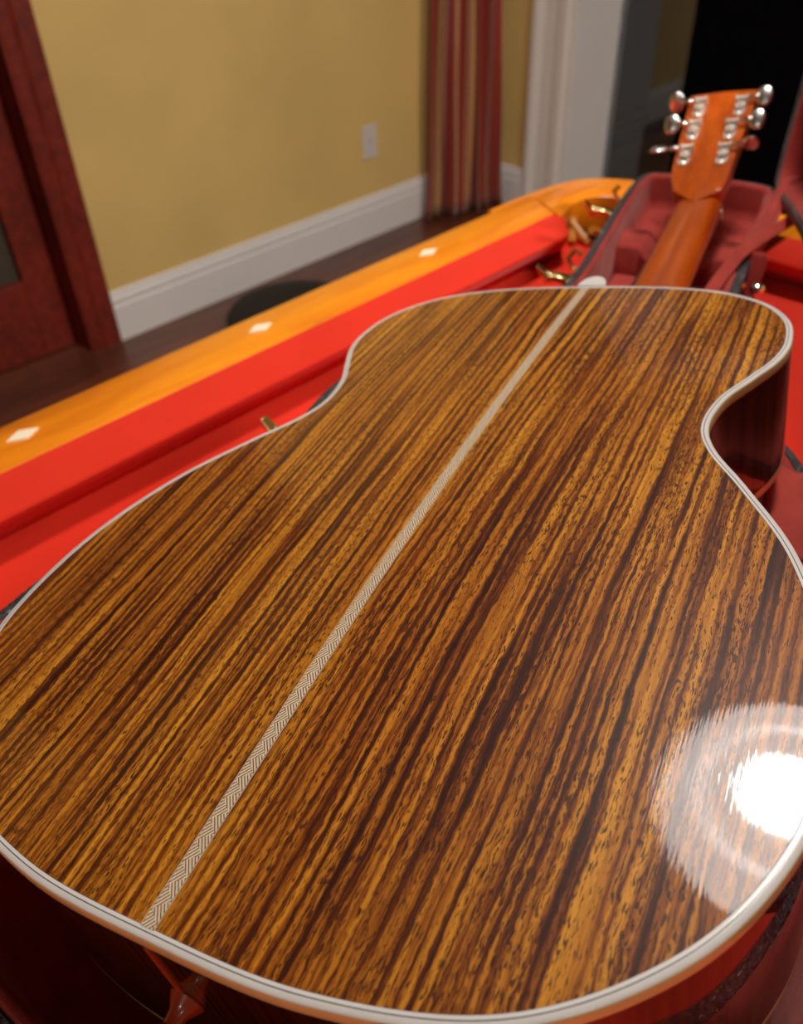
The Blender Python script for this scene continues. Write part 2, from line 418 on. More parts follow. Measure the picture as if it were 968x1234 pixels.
# glazed sliding door to the night outside
wn = struct(thing('window_1', '', '')); del wn['label']; del wn['category']
B().box((-1.822, 3.02, 0.0), (-1.50, 3.028, 2.10)).build('pane', M['glass'], wn, smooth=False)
B().box((-1.52, 2.985, 0.0), (-1.50, 3.012, 2.10)).build('screen_frame', M['screen'], wn, smooth=False, bevel=0.002)
B().box((-1.50, 2.994, 0.0), (1.08, 3.004, 2.10)).build('screen_panel', M['screen'], wn, smooth=False)
B().box((-1.822, 2.99, -0.002), (1.08, 3.05, 0.008)).build('track', M['screen'], wn, smooth=False)

# mahogany door and its casing in the left wall
d1 = struct(thing('door_1', '', '')); del d1['label']; del d1['category']
B().prism([(0.946, 0), (0.946, 0.012), (0.960, 0.018), (0.985, 0.018), (1.0, 0.012), (1.02, 0.014), (1.045, 0.020), (1.045, 0)],
          lambda p: Vector((-2.27 + p[1], p[0], 0)), lambda p: Vector((-2.27 + p[1], p[0], 2.18))).build('casing', M['door'], d1, smooth=False, bevel=0.001)
B().box((-2.27, -0.08, 0), (-2.252, 0.02, 2.18)).build('casing', M['door'], d1, smooth=False, bevel=0.003)
B().box((-2.27, 0.02, 2.08), (-2.252, 0.946, 2.18)).build('head_casing', M['door'], d1, smooth=False, bevel=0.003)
B().box((-2.385, 0.946, 0), (-2.262, 1.02, 2.08)).build('jamb', M['door'], d1, smooth=False)
B().box((-2.385, 0.022, 0), (-2.272, 0.04, 2.08)).build('jamb', M['door'], d1, smooth=False)
leaf = B()
leaf.box((-2.385, 0.846, 0.004), (-2.345, 0.942, 2.07)); leaf.box((-2.385, 0.045, 0.004), (-2.345, 0.155, 2.07))
leaf.box((-2.385, 0.155, 0.004), (-2.345, 0.846, 0.232)); leaf.box((-2.385, 0.155, 1.95), (-2.345, 0.846, 2.07))
leaf.build('door_leaf', M['door'], d1, smooth=False, bevel=0.002)
B().box((-2.376, 0.150, 0.22), (-2.368, 0.850, 1.96)).build('pane', M['smoked'], d1, smooth=False)

# wall plate
so = thing('outlet_plate', 'white rectangular socket plate on the yellow wall above the baseboard', 'socket', (-2.27, 2.160, 0.338))
B().box((0, -0.034, -0.056), (0.006, 0.034, 0.056)).build('cover', M['plastic'], so, bevel=0.002, smooth=False)
for zz in (-0.02, 0.02):
    B().prism([(0.017 * math.cos(a), zz + max(-0.012, min(0.012, 0.017 * math.sin(a)))) for a in [i * PI / 8 for i in range(16)]],
              lambda p: Vector((0.005, p[0], p[1])), lambda p: Vector((0.0078, p[0], p[1]))).build('socket_face', M['plastic'], so, smooth=False)
B().lathe([(0, 0.006), (0.0035, 0.006), (0.003, 0.0075), (0, 0.0077)], Matrix.Rotation(PI / 2, 4, 'Y'), 10).build('screw', M['slot'], so)

# curtain in the corner: pleated cloth sheet with thickness
def curtain():
    vs = []; fs = []; uv = []; NU = 150; NZ = 40; H = 2.30
    A = Vector((-2.215, 2.415)); Bp = Vector((-2.085, 2.675)); dirv = (Bp - A); L = dirv.length; dirv.normalize(); nr = Vector((dirv.y, -dirv.x))
    for j in range(NZ + 1):
        z = 0.006 + H * j / NZ
        flare = 1.0 + 0.16 * math.exp(-z / 0.10) + 0.20 * math.exp(-((z - 0.45) / 0.35) ** 2) * 0.4 - 0.12 * min(1, z / 1.2)
        for i in range(NU + 1):
            s = i / NU
            ph = s * 2 * PI * 6.5 + 0.35 * math.sin(z * 2.3)
            amp = 0.026 * (1 + 0.35 * math.sin(s * 9 + 1.0 + z)) * (0.8 + 0.35 * math.exp(-z / 0.3))
            off = amp * math.sin(ph) + 0.010 * math.sin(ph * 0.5 + z * 4)
            along = L * (0.5 + (s - 0.5) * flare) + 0.008 * math.sin(2 * ph)
            p = A + dirv * along + nr * off
            p.x = max(p.x, -2.245)
            vs.append((p.x, p.y, z)); uv.append((s, z))
    for j in range(NZ):
        for i in range(NU):
            a = j * (NU + 1) + i; fs.append((a, a + 1, a + NU + 2, a + NU + 1))
    c = thing('curtain', 'floor-length curtain with red and gold vertical stripes in the corner', 'curtain', (0, 0, 0))
    o = mesh_obj('curtain_cloth', vs, fs, M['curtain'], c, uvs=uv, angle=80)
    sol = o.modifiers.new('thick', 'SOLIDIFY'); sol.thickness = 0.002
    B().tube([(-2.225, 2.33, 2.34), (-2.08, 2.70, 2.34)], 0.012).build('rod', M['screen'], c)
    for k in range(8):
        q = A + dirv * (L * (0.06 + 0.125 * k)); ring = [(q.x + 0.0, q.y + 0.0, 2.325)]
        rp = [Vector((q.x + 0.02 * math.cos(a) * nr.x, q.y + 0.02 * math.cos(a) * nr.y, 2.325 + 0.022 * math.sin(a))) for a in [i * PI / 6 for i in range(13)]]
        B().tube(rp, 0.002, 6).build('ring', M['screen'], c)
curtain()

# round black cushion lying on the floor
fc = thing('floor_cushion', 'round flat black cushion lying on the dark floor near the baseboard', 'cushion', (-1.935, 1.485, 0))
B().lathe([(0.0, 0.001), (0.19, 0.001), (0.208, 0.010), (0.214, 0.028), (0.208, 0.045), (0.190, 0.055), (0.10, 0.058), (0.0, 0.054)], n=48).build('cushion_body', M['blackcloth'], fc)
B().tube([(0.214 * math.cos(a), 0.214 * math.sin(a), 0.030) for a in [i * PI / 24 for i in range(49)]], 0.004, 6).build('piping', M['blackcloth'], fc)

# ------------------------------------------------------------------ lamps
def bowl_lamp(x, y):
    c = thing('ceiling_lamp', 'large round bowl lamp on the ceiling above the head of the guitar', 'lamp', (x, y, 2.55))
    B().lathe([(0.0, -0.001), (0.316, -0.001), (0.322, -0.012), (0.316, -0.030), (0.304, -0.032)], n=64, close=False).build('rim', M['trim'], c)
    B().lathe([(0.310, -0.028), (0.306, -0.040), (0.265, -0.058), (0.210, -0.070), (0.150, -0.080), (0.104, -0.085)], n=64, close=False).build('bowl', M['bowl'], c)
    B().lathe([(0.215, -0.0690), (0.210, -0.0760), (0.198, -0.0770), (0.192, -0.0725)], n=64, close=False).build('ridge', M['ridge'], c)
    B().lathe([(0.106, -0.083), (0.104, -0.092), (0.098, -0.095), (0.0, -0.098)], n=48, close=False).build('lens', M['bulb'], c)
bowl_lamp(-0.445, 0.960)
for i, (x, y) in enumerate(((1.15, 1.40), (0.30, -1.9), (1.7, -1.2))):  # the last two are unseen fill lamps, added to brighten the room
    c = thing('ceiling_lamp', ['bright flush ceiling lamp right of the pool table', 'added small flush fill lamp behind the near end of the pool table', 'added small flush fill lamp nearest the right wall'][i], 'lamp', (x, y, 2.55), 'flush ceiling lamps')
    B().lathe([(0.0, -0.001), (0.17, -0.001), (0.175, -0.02), (0.155, -0.028)], n=32, close=False).build('rim', M['trim'], c)
    B().lathe([(0.155, -0.026), (0.14, -0.045), (0.08, -0.06), (0.0, -0.064)], n=32, close=False).build('diffuser', M['key' if i == 0 else 'clamp'], c)

# ------------------------------------------------------------------ pool table
ZR = 0.80; ZB = 0.76
pt = thing('pool_table', 'pool table with bright red cloth and amber wooden rails', 'pool table', (0, 0, 0))
X0, X1, Y0, Y1 = -0.556, 0.492, -1.139, 0.957        # cushion noses
B().box((X0 - 0.075, Y0 - 0.085, ZB - 0.03), (X1 + 0.075, Y1 - 0.0, ZB)).box((X0 + 0.10, Y1 - 0.0, ZB - 0.03), (X1 - 0.02, Y1 + 0.075, ZB)).build('table_bed', M['felt'], pt, smooth=False, bevel=0.001)
def rail_long(sx, ya, yb):
    """wooden rail and cushion on a long side; sx=-1 left, +1 right"""
    xw = X0 - 0.0595 if sx < 0 else X1 + 0.0595          # wood / cloth seam
    xo = xw + sx * 0.076
    pr = [(xw, ZR), (xw + sx * 0.002, ZR + 0.0008), (xo - sx * 0.012, ZR), (xo - sx * 0.003, ZR - 0.004), (xo, ZR - 0.014), (xo, ZR - 0.060), (xo - sx * 0.01, ZR - 0.062), (xw, ZR - 0.062)]
    N = 14; vs = []; fs = []
    ys = [ya + (yb - ya) * k / N for k in range(N + 1)]
    n = len(pr)
    if yb > 0.5: ys[-1] = yb + 0.022
    for y in ys:
        for (x, z) in pr: vs.append((x, y, z))
    for k in range(N):
        for i in range(n):
            j = (i + 1) % n; fs.append((k * n + i, k * n + j, (k + 1) * n + j, (k + 1) * n + i))
    fs.append(tuple(range(n))); fs.append(tuple(N * n + i for i in range(n - 1, -1, -1)))
    mesh_obj('rail', vs, fs, M['rail'], pt, angle=25)
    xn = X0 if sx < 0 else X1
    cp = [(xw, ZR + 0.0002), (xw - sx * 0.03, ZR + 0.0004), (xn + sx * 0.0045, ZR + 0.0002), (xn + sx * 0.0030, ZR - 0.0020), (xn + sx * 0.0045, ZR - 0.0050), (xn + sx * 0.034, ZB + 0.0002), (xw, ZB + 0.0002)]
    vs = []; n = len(cp)
    for e, (yy, sg) in enumerate(((ya, 1), (yb, -1))):
        for (x, z) in cp:
            dd = abs(x - xw); vs.append((x, yy + sg * dd * 1.05, z))
    fs = [(i, (i + 1) % n, n + (i + 1) % n, n + i) for i in range(n)] + [tuple(range(n - 1, -1, -1)), tuple(range(n, 2 * n))]
    mesh_obj('cushion', vs, fs, M['felt'], pt, angle=50)
    return xw, xo
for sx in (-1, 1):
    rail_long(sx, -0.02, 0.9265); rail_long(sx, Y0 - 0.03 + 0.06, -0.16)
def rail_end(sy):
    yn = Y1 if sy > 0 else Y0
    yw = yn + sy * 0.068; yo = yw + sy * 0.078
    xa, xb = X0 + 0.085, X1 - 0.085 + 0.06
    xa -= 0.03
    B().prism([(yw, ZR), (yo - sy * 0.012, ZR), (yo - sy * 0.003, ZR - 0.004), (yo, ZR - 0.014), (yo, ZR - 0.06), (yw, ZR - 0.06)],
              lambda p: Vector((xa, p[0], p[1])), lambda p: Vector((xb, p[0], p[1]))).build('rail', M['rail'], pt, smooth=False, bevel=0.001)
    cp = [(yw, ZR), (yn + sy * 0.004, ZR - 0.001), (yn, ZR - 0.005), (yn + sy * 0.002, ZR - 0.011), (yn + sy * 0.034, ZB), (yw, ZB)]
    if sy > 0: xa = -0.352
    B().prism(cp, lambda p: Vector((xa + (0 if sy > 0 else 1) * abs(p[0] - yw), p[0], p[1])), lambda p: Vector((xb - abs(p[0] - yw), p[0], p[1]))).build('cushion', M['felt'], pt, angle=50)
rail_end(1); rail_end(-1)
# pearl sights let into the rails
for (x, y) in [(-0.6543, 0.193), (-0.6543, 0.454), (-0.6543, 0.711), (-0.6543, -0.353), (-0.6543, -0.615), (-0.6543, -0.877), (0.590, 0.193), (0.590, 0.454), (0.590, 0.711), (0.590, -0.353), (0.590, -0.615), (0.590, -0.877)]:
    B().prism([(x - 0.0085, y), (x, y - 0.015), (x + 0.0085, y), (x, y + 0.015)], lambda p: Vector((p[0], p[1], ZR - 0.001)), lambda p: Vector((p[0], p[1], ZR + 0.0016))).build('sight', M['inlay'], pt, smooth=False)
for x in (-0.294, -0.032, 0.230):
    for y in (Y1 + 0.107, Y0 - 0.107):
        B().prism([(x - 0.015, y), (x, y - 0.0085), (x + 0.015, y), (x, y + 0.0085)], lambda p: Vector((p[0], p[1], ZR - 0.001)), lambda p: Vector((p[0], p[1], ZR + 0.0016))).build('sight', M['inlay'], pt, smooth=False)

def corner(mx, my, detail=True):
    """pocket corner: raised wooden horseshoe, leather cup with crossed straps"""
    tx = (lambda x: x) if mx > 0 else (lambda x: (X0 + X1) - x)
    ty = (lambda y: y) if my > 0 else (lambda y: (Y0 + Y1) - y)
    inner = spline([(-0.600, 0.905, 0), (-0.6075, 0.930, 0), (-0.6190, 0.958, 0), (-0.6165, 0.990, 0), (-0.598, 1.012, 0), (-0.568, 1.020, 0), (-0.540, 1.018, 0), (-0.510, 1.022, 0), (-0.490, 1.026, 0)], 6, False)
    outer = spline([(-0.672, 0.944, 0), (-0.674, 0.955, 0), (-0.673, 0.985, 0), (-0.660, 1.020, 0), (-0.637, 1.045, 0), (-0.603, 1.060, 0), (-0.568, 1.068, 0), (-0.530, 1.076, 0), (-0.490, 1.086, 0)], 6, False)
    mid = [(a + b) / 2 for a, b in zip(inner, outer)]
    rows = []
    for a, c_, b in zip(inner, mid, outer):
        rows.append([(a.x, a.y, ZR - 0.058), (a.x, a.y, ZR - 0.001), (a.x * 0.93 + b.x * 0.07, a.y * 0.93 + b.y * 0.07, ZR + 0.0015), (c_.x, c_.y, ZR + 0.003),
                     (a.x * 0.1 + b.x * 0.9, a.y * 0.1 + b.y * 0.9, ZR + 0.0015), (b.x, b.y, ZR - 0.003), (b.x, b.y, ZR - 0.058)])
    vs = []; fs = []; n = 7
    for r in rows: vs += [(tx(x), ty(y), z) for x, y, z in r]
    for k in range(len(rows) - 1):
        for i in range(n):
            j = (i + 1) % n; fs.append((k * n + i, k * n + j, (k + 1) * n + j, (k + 1) * n + i))
    fs.append(tuple(range(n))); fs.append(tuple((len(rows) - 1) * n + i for i in range(n)))
    o = mesh_obj('pocket_casting', vs, fs, M['rail'], pt, angle=35)
    # outer block of the table corner below the horseshoe
    oc = spline([(-0.691, 0.87, 0), (-0.690, 0.93, 0), (-0.684, 1.00, 0), (-0.668, 1.05, 0), (-0.63, 1.085, 0), (-0.57, 1.10, 0), (-0.50, 1.103, 0)], 5, False)
    ic = [Vector((-0.63, 0.87, 0)), Vector((-0.63, 0.99, 0)), Vector((-0.60, 1.03, 0)), Vector((-0.50, 1.03, 0))]
    poly = [(p.x, p.y) for p in oc] + [(p.x, p.y) for p in reversed(ic)]
    B().prism(poly, lambda p: Vector((tx(p[0]), ty(p[1]), ZR - 0.06)), lambda p: Vector((tx(p[0]), ty(p[1]), ZR - 0.0015))).build('corner_block', M['rail'], pt, angle=35)
    # dark cup
    cx, cy = -0.560, 0.968
    vs = []; fs = []; N = 28
    for (r, z) in ((0.058, ZB - 0.002), (0.060, ZB - 0.04), (0.054, ZB - 0.10), (0.03, ZB - 0.13), (0.0, ZB - 0.135)):
        for i in range(N):
            a = 2 * PI * i / N; vs.append((tx(cx + r * math.cos(a)), ty(cy + r * math.sin(a)), z))
    for k in range(4):
        for i in range(N):
            j = (i + 1) % N; fs.append((k * N + i, k * N + j, (k + 1) * N + j, (k + 1) * N + i))
    mesh_obj('pocket_cup', vs, fs, M['netblack'], pt)
    for (a, b) in (((-0.607, 0.944), (-0.571, 0.936)), ((-0.571, 0.936), (-0.575, 0.985)), ((-0.612, 0.955), (-0.590, 0.922))):
        A = Vector((tx(a[0]), ty(a[1]), ZB + 0.022)); Bv = Vector((tx(b[0]), ty(b[1]), ZB + 0.004)); mdl = (A + Bv) / 2 + Vector((0, 0, -0.002))
        B().tube([A, mdl, Bv], 0.0055, 8).build('pocket_strap', M['leather'], pt)
corner(1, 1); corner(-1, 1); corner(1, -1); corner(-1, -1)
for mx in (-1, 1):
    xs = X0 - 0.045 if mx < 0 else X1 + 0.045
    B().lathe([(0.050, ZR + 0.004), (0.068, ZR + 0.002), (0.068, ZR - 0.06), (0.050, ZR - 0.06)], Matrix.Translation((xs, -0.09, 0)), 32, close=False).build('side_pocket', M['rail'], pt)
    B().lathe([(0.0, ZB + 0.0012), (0.049, ZB + 0.0014), (0.0505, ZB + 0.004), (0.0505, ZR - 0.004)], Matrix.Translation((xs, -0.09, 0)), 32, close=False).build('pocket_cup', M['netblack'], pt)
# body and legs
B().box((X0 - 0.11, Y0 - 0.12, 0.46), (X1 + 0.11, Y1 + 0.11, ZR - 0.062 - 0.075)).box((X0 - 0.085, Y0 - 0.10, ZR - 0.14), (X1 + 0.085, Y1 + 0.03, ZR - 0.071)).build('apron', M['rail'], pt, smooth=False, bevel=0.006)
for x in (X0 + 0.0, X1 - 0.0):
    for y in (Y0 + 0.05, Y1 - 0.07):
        B().lathe([(0.0, 0.0), (0.045, 0.0), (0.050, 0.03), (0.034, 0.07), (0.042, 0.16), (0.064, 0.28), (0.070, 0.38), (0.050, 0.42), (0.072, 0.44), (0.072, 0.465), (0, 0.465)], Matrix.Translation((x, y, 0)), 24, close=False).build('leg', M['rail'], pt)

# ------------------------------------------------------------------ guitar
GW = Matrix(((0.93709028, -0.30755841, -0.16513519), (0.29837648, 0.951221, -0.07842251), (0.18119956, 0.02421652, 0.98314815))).to_4x4()
GW.translation = Vector((-0.14684028, 0.0213147, 0.9335895))
gt = thing('acoustic_guitar', 'acoustic guitar lying face down with glossy striped rosewood back and white binding', 'guitar', mat=GW)
HALF = [(0, -1.0), (60.4, 1.8), (115.7, 17.4), (156.1, 49.9), (178.4, 89.8), (184.6, 130.1), (180.7, 173.9), (164.6, 221.5), (140.8, 260.9), (122.3, 288.4),
        (115.4, 310.2), (118.8, 336.6), (129.6, 361.6), (139.3, 385.5), (142.5, 409.9), (138.0, 439.0), (120.8, 465.1), (91.4, 482.7), (50.3, 490.5), (0, 491.7)]
full = [Vector((x / 1000, y / 1000, 0)) for x, y in HALF] + [Vector((-x / 1000, y / 1000, 0)) for x, y in HALF[-2:0:-1]]
OUT = spline(full, 12)
RD = 3.883
def dome(p): return -((p[0]) ** 2 + (p[1] - 0.245) ** 2) / 2 / RD
def front_z(p): return -0.105 + 0.039 * p[1]
NO = len(OUT)
def inset(d):
    P = OUT
    if d == 0: return [p.copy() for p in P]
    return offset2(P, -d)
# back plate: rings shrinking to a spine line
def back_plate():
    ring0 = inset(0.0037); vs = []; fs = []; K = 14
    for k in range(K + 1):
        s = 1 - k / K
        for p in ring0:
            c = Vector((0, 0.245, 0)); q = c + (p - c) * s; vs.append((q.x, q.y, dome(q)))
    for k in range(K):
        for i in range(NO):
            j = (i + 1) % NO; fs.append((k * NO + i, k * NO + j, (k + 1) * NO + j, (k + 1) * NO + i))
    return mesh_obj('back', vs, fs, M['back'], gt, angle=60)
back_plate()
def ring_part(name, rings, mats, fm):
    """rings: list of (inset, dz above dome) from the top inner edge to the lowest outer one"""
    vs = []; fs = []; mi = []
    for d, dz in rings:
        for p in inset(d):
            vs.append((p.x, p.y, dome(p) + dz))
    for k in range(len(rings) - 1):
        for i in range(NO):
            j = (i + 1) % NO; fs.append((k * NO + i, k * NO + j, (k + 1) * NO + j, (k + 1) * NO + i)); mi.append(fm[k])
    return mesh_obj(name, vs, fs, mats, gt, fm=mi, angle=50)
ring_part('back_binding', [(0.0039, 0.00002), (0.00375, 0.00006), (0.0026, 0.00008), (0.0022, 0.00008), (0.0006, 0.0), (0.00015, -0.0004), (-0.0001, -0.0010), (-0.0001, -0.0058)],
          [M['white'], M['grey'], M['ivory']], [1, 0, 1, 0, 0, 2, 2])
def side():
    vs = []; fs = []; lv = [-0.0062, -0.0068]; mi = []
    for p in OUT: vs.append((p.x, p.y, dome(p) - 0.0062))
    for p in OUT: vs.append((p.x, p.y, dome(p) - 0.0072))
    K = 8
    for k in range(1, K + 1):
        for p in OUT:
            a = dome(p) - 0.0072; b = front_z(p) + 0.006; vs.append((p.x, p.y, a + (b - a) * k / K))
    for k in range(K + 1):
        for i in range(NO):
            j = (i + 1) % NO; fs.append((k * NO + i, k * NO + j, (k + 1) * NO + j, (k + 1) * NO + i)); mi.append(1 if k == 0 else 0)
    mesh_obj('side', vs, fs, [M['side'], M['black']], gt, fm=mi, angle=60)
side()
def front():
    vs = [(p.x, p.y, front_z(p) + 0.001) for p in inset(0.003)]; n = len(vs)
    vs += [(p.x, p.y, front_z(p)) for p in inset(0.003)]
    fs = [tuple(range(n)), tuple(range(2 * n - 1, n - 1, -1))] + [(i, (i + 1) % n, n + (i + 1) % n, n + i) for i in range(n)]
    mesh_obj('soundboard', vs, fs, M['spruce'], gt, smooth=False)
    vs = []; fs = []
    for d, dz in ((0.0, 0.006), (-0.0001, 0.005), (-0.0001, 0.001), (0.0006, 0.0), (0.004, 0.0)):
        for p in inset(d): vs.append((p.x, p.y, front_z(p) + dz))
    for k in range(4):
        for i in range(NO):
            j = (i + 1) % NO; fs.append((k * NO + i, k * NO + j, (k + 1) * NO + j, (k + 1) * NO + i))
    mesh_obj('front_binding', vs, fs, M['ivory'], gt, angle=50)
front()
def strip():
    vs = []; fs = []; N = 120; W = 0.00305
    for k in range(N + 1):
        y = 0.0024 + (0.4880 - 0.0024) * k / N
        for x in (-W, -W * 0.5, 0, W * 0.5, W): vs.append((x, y, dome((x, y)) + 0.00018))
    for k in range(N):
        for i in range(4): fs.append((k * 5 + i, k * 5 + i + 1, (k + 1) * 5 + i + 1, (k + 1) * 5 + i))
    mesh_obj('back_strip', vs, fs, M['strip'], gt)['label'] = 'cream inlaid centre strip with a zigzag pattern'
strip()
# bridge, under the body
B().box((-0.080, 0.150, front_z((0, 0.16)) - 0.009), (0.080, 0.178, front_z((0, 0.16)) - 0.0003)).build('bridge', M['ebony'], gt, bevel=0.003)
# tail line and end pin
B().box((-0.0014, -0.0017, -0.046), (0.0014, -0.0008, -0.0138)).build('tail_line', M['graft'], gt, smooth=False)
B().lathe([(0.0, -0.004), (0.008, -0.003), (0.0085, 0.0), (0.0065, 0.003), (0.0045, 0.006), (0.0040, 0.011), (0.0060, 0.014), (0.0068, 0.017), (0.0052, 0.020), (0.0, 0.021)],
          Matrix.Translation((0, -0.0015, -0.050)) @ Matrix.Rotation(PI / 2, 4, 'X') @ Matrix.Scale(0.82, 4), 24).build('end_pin', M['pin'], gt)
# neck: loft of D-shaped sections
def neck():
    st = [  # v, centre u, half width, back z, front z
        (0.4905, 0.006, 0.0265, -0.0130, -0.0860), (0.500, 0.0065, 0.0262, -0.0135, -0.0860), (0.508, 0.0075, 0.0258, -0.0180, -0.0858), (0.516, 0.0085, 0.0254, -0.034, -0.0857),
        (0.528, 0.0100, 0.0250, -0.052, -0.0855), (0.545, 0.0120, 0.0248, -0.0640, -0.0852), (0.570, 0.0140, 0.0246, -0.0690, -0.0848), (0.620, 0.0140, 0.0242, -0.0690, -0.0840), (0.690, 0.0135, 0.0236, -0.0665, -0.0830),
        (0.760, 0.0128, 0.0230, -0.0635, -0.0815), (0.810, 0.0122, 0.0226, -0.0605, -0.0800), (0.836, 0.0120, 0.0226, -0.0575, -0.0790), (0.850, 0.0118, 0.0225, -0.0560, -0.0780)]
    N = 16; vs = []; fs = []
    for v, u, hw, zb, zf in st:
        deep = zb - zf
        pw = 0.75 if deep < 0.03 else 0.45
        for i in range(N + 1):
            a = PI * i / N; cx, sx_ = math.cos(a), math.sin(a)
            narrow = 1.0 if deep < 0.03 else (1 - 0.45 * min(1, (deep - 0.03) / 0.04) * sx_)
            vs.append((u - hw * cx * narrow, v, zf + deep * (sx_ ** pw if sx_ > 0 else 0)))
    n = N + 1
    for k in range(len(st) - 1):
        for i in range(N): fs.append((k * n + i, k * n + i + 1, (k + 1) * n + i + 1, (k + 1) * n + i))
        fs.append((k * n + N, k * n, (k + 1) * n, (k + 1) * n + N))
    fs.append(tuple(range(n))); fs.append(tuple((len(st) - 1) * n + i for i in range(n)))
    mesh_obj('neck', vs, fs, M['neck'], gt, angle=50)
    fb = B()
    a = [(0.0, 0.375), (0.0285, 0.0), ]
    fb.add([(0.004 - 0.0275, 0.36, -0.0975), (0.004 + 0.0275, 0.36, -0.0975), (0.012 + 0.0225, 0.834, -0.0855), (0.012 - 0.0225, 0.834, -0.0855),
            (0.004 - 0.0280, 0.36, -0.0912), (0.004 + 0.0280, 0.36, -0.0912), (0.012 + 0.0232, 0.834, -0.0788), (0.012 - 0.0232, 0.834, -0.0788)],
           [(0, 1, 2, 3), (4, 5, 6, 7), (0, 1, 5, 4), (1, 2, 6, 5), (2, 3, 7, 6), (3, 0, 4, 7)])
    fb.build('fingerboard', M['ebony'], gt, smooth=False, bevel=0.0005)
    B().box((-0.0108, 0.834, -0.087), (0.0352, 0.840, -0.0775)).build('nut', M['bone'], gt, bevel=0.0008, smooth=False)
    hc = [(0.0100 * math.cos(t) , 0.4912 + (0.0165 * math.sin(t) if math.sin(t) > 0 else 0)) for t in [PI * i / 20 for i in range(21)]]
    B().prism([(0.003 + x, y) for x, y in hc], lambda p: Vector((p[0], p[1], -0.0135)), lambda p: Vector((p[0], p[1], -0.0066 + (0.4912 - p[1]) * 0.02))).build('heel_cap', M['white'], gt, bevel=0.001)
neck()
hz = lambda v: -0.0570 + (v - 0.834) * 0.280
def headstock():
    P = [(0.0118, 0.8205), (-0.0080, 0.834), (-0.0130, 0.838), (-0.0160, 0.846), (-0.0210, 0.864), (-0.0228, 0.880), (-0.0262, 0.940), (-0.0300, 1.0135), (-0.0285, 1.0155), (0.0070, 1.0170), (0.0430, 1.0140), (0.0446, 1.0120),
         (0.0412, 0.960), (0.0388, 0.900), (0.0378, 0.864), (0.0368, 0.850), (0.0350, 0.838), (0.0320, 0.834)]
    B().prism(P, lambda p: Vector((p[0], p[1] + 0.004, hz(p[1]) - 0.0150)), lambda p: Vector((p[0], p[1], hz(p[1])))).build('headstock', M['neck'], gt, bevel=0.0015, smooth=False)
    # small raised diamond where the neck runs into the head
    d = [Vector((-0.012, 0.838, hz(0.838) - 0.001)), Vector((0.008, 0.868, hz(0.868) + 0.0003)), Vector((0.036, 0.838, hz(0.838) - 0.001)), Vector((0.012, 0.812, -0.0600)), Vector((0.010, 0.840, hz(0.840) + 0.0030))]
    mesh_obj('volute', d, [(0, 1, 4), (1, 2, 4), (2, 3, 4), (3, 0, 4)], M['neck'], gt, smooth=False)
headstock()
def tuner(u, v, sgn, knob_u, tilt, red=False):
    """open-geared machine head; sgn -1 = shaft points to -u"""
    T = Matrix.Translation((u, v, hz(v) + 0.0003)) @ Matrix.Rotation(math.atan(0.28), 4, 'X')
    b = B()
    b.box((-0.0058, -0.0130, 0), (0.0058, 0.0130, 0.0016), mat=T)
    for yy in (-0.0125, 0.0125): b.lathe([(0.0058, 0), (0.0058, 0.0016)], T @ Matrix.Translation((0, yy, 0)), 14)
    for xx in (-0.0062, 0.0048): b.box((xx, 0.0040, 0.0010), (xx + 0.0014 + 0.0008, 0.0108, 0.0085), mat=T)
    b.lathe([(0.0024, -0.0060), (0.0030, -0.0045), (0.0022, -0.0030), (0.0030, -0.0015), (0.0022, 0), (0.0030, 0.0015), (0.0022, 0.003), (0.0030, 0.0045), (0.0024, 0.0060)], T @ Matrix.Translation((0, 0.0078, 0.0055)) @ Matrix.Rotation(PI / 2, 4, 'Y'), 12)
    tn = b.build('tuner', M['nickel'], gt, bevel=0.0003, seg=1, smooth=False)
    g = B(); prof = []
    N = 28; pts = [((0.0058 if i % 2 else 0.0050) * math.cos(2 * PI * i / N), (0.0058 if i % 2 else 0.0050) * math.sin(2 * PI * i / N)) for i in range(N)]
    g.prism(pts, lambda p: T @ Vector((p[0], p[1] - 0.0030, 0.0020)), lambda p: T @ Vector((p[0], p[1] - 0.0030, 0.0048)))
    g.lathe([(0.0026, 0.0045), (0.0024, 0.0062), (0.0, 0.0065)], T @ Matrix.Translation((0, -0.0030, 0)), 12)
    g.build('gear', M['nickel'], tn, smooth=False)
    for yy in (-0.0145, 0.0150):
        s = B(); s.lathe([(0.0020, 0.0014), (0.0020, 0.0022), (0.0010, 0.0028), (0, 0.0029)], T @ Matrix.Translation((0, yy, 0)), 10); s.build('screw', M['chrome'], tn)
    L = abs(knob_u - u)
    sh = B(); R = T @ Matrix.Translation((0, 0.0078, 0.0055)) @ Matrix.Rotation(sgn * PI / 2, 4, 'Y')
    sh.lathe([(0.0020, 0.004), (0.0020, 0.010), (0.0028, 0.011), (0.0028, 0.016), (0.0018, 0.017), (0.0018, L - 0.008), (0.0034, L - 0.007), (0.0024, L - 0.003)], R, 12); sh.build('shaft', M['chrome'], tn)
    kb = B(); prof = [(0.0, -0.0100), (0.0035, -0.0096), (0.0066, -0.0080), (0.0090, -0.0045), (0.0098, 0.0), (0.0090, 0.0045), (0.0064, 0.0075), (0.0030, 0.0088), (0.0, 0.0092)]
    K = R @ Matrix.Translation((0, 0, L + 0.001)) @ Matrix.Rotation(tilt, 4, 'Z') @ Matrix.Diagonal((1.12, 0.32, 0.88, 1.0))
    kb.lathe(prof, K, 24, close=False); kb.build('knob', M['knob'], tn)
for a in ((-0.0146, 0.9865, -1, -0.0400, 0.25), (-0.0128, 0.9429, -1, -0.0365, 0.85), (-0.0126, 0.8972, -1, -0.0415, -1.2),
          (0.0295, 0.9810, 1, 0.0520, 2.25), (0.0264, 0.9378, 1, 0.0508, 2.25), (0.0262, 0.8945, 1, 0.0510, 0.4)):
    tuner(*a)

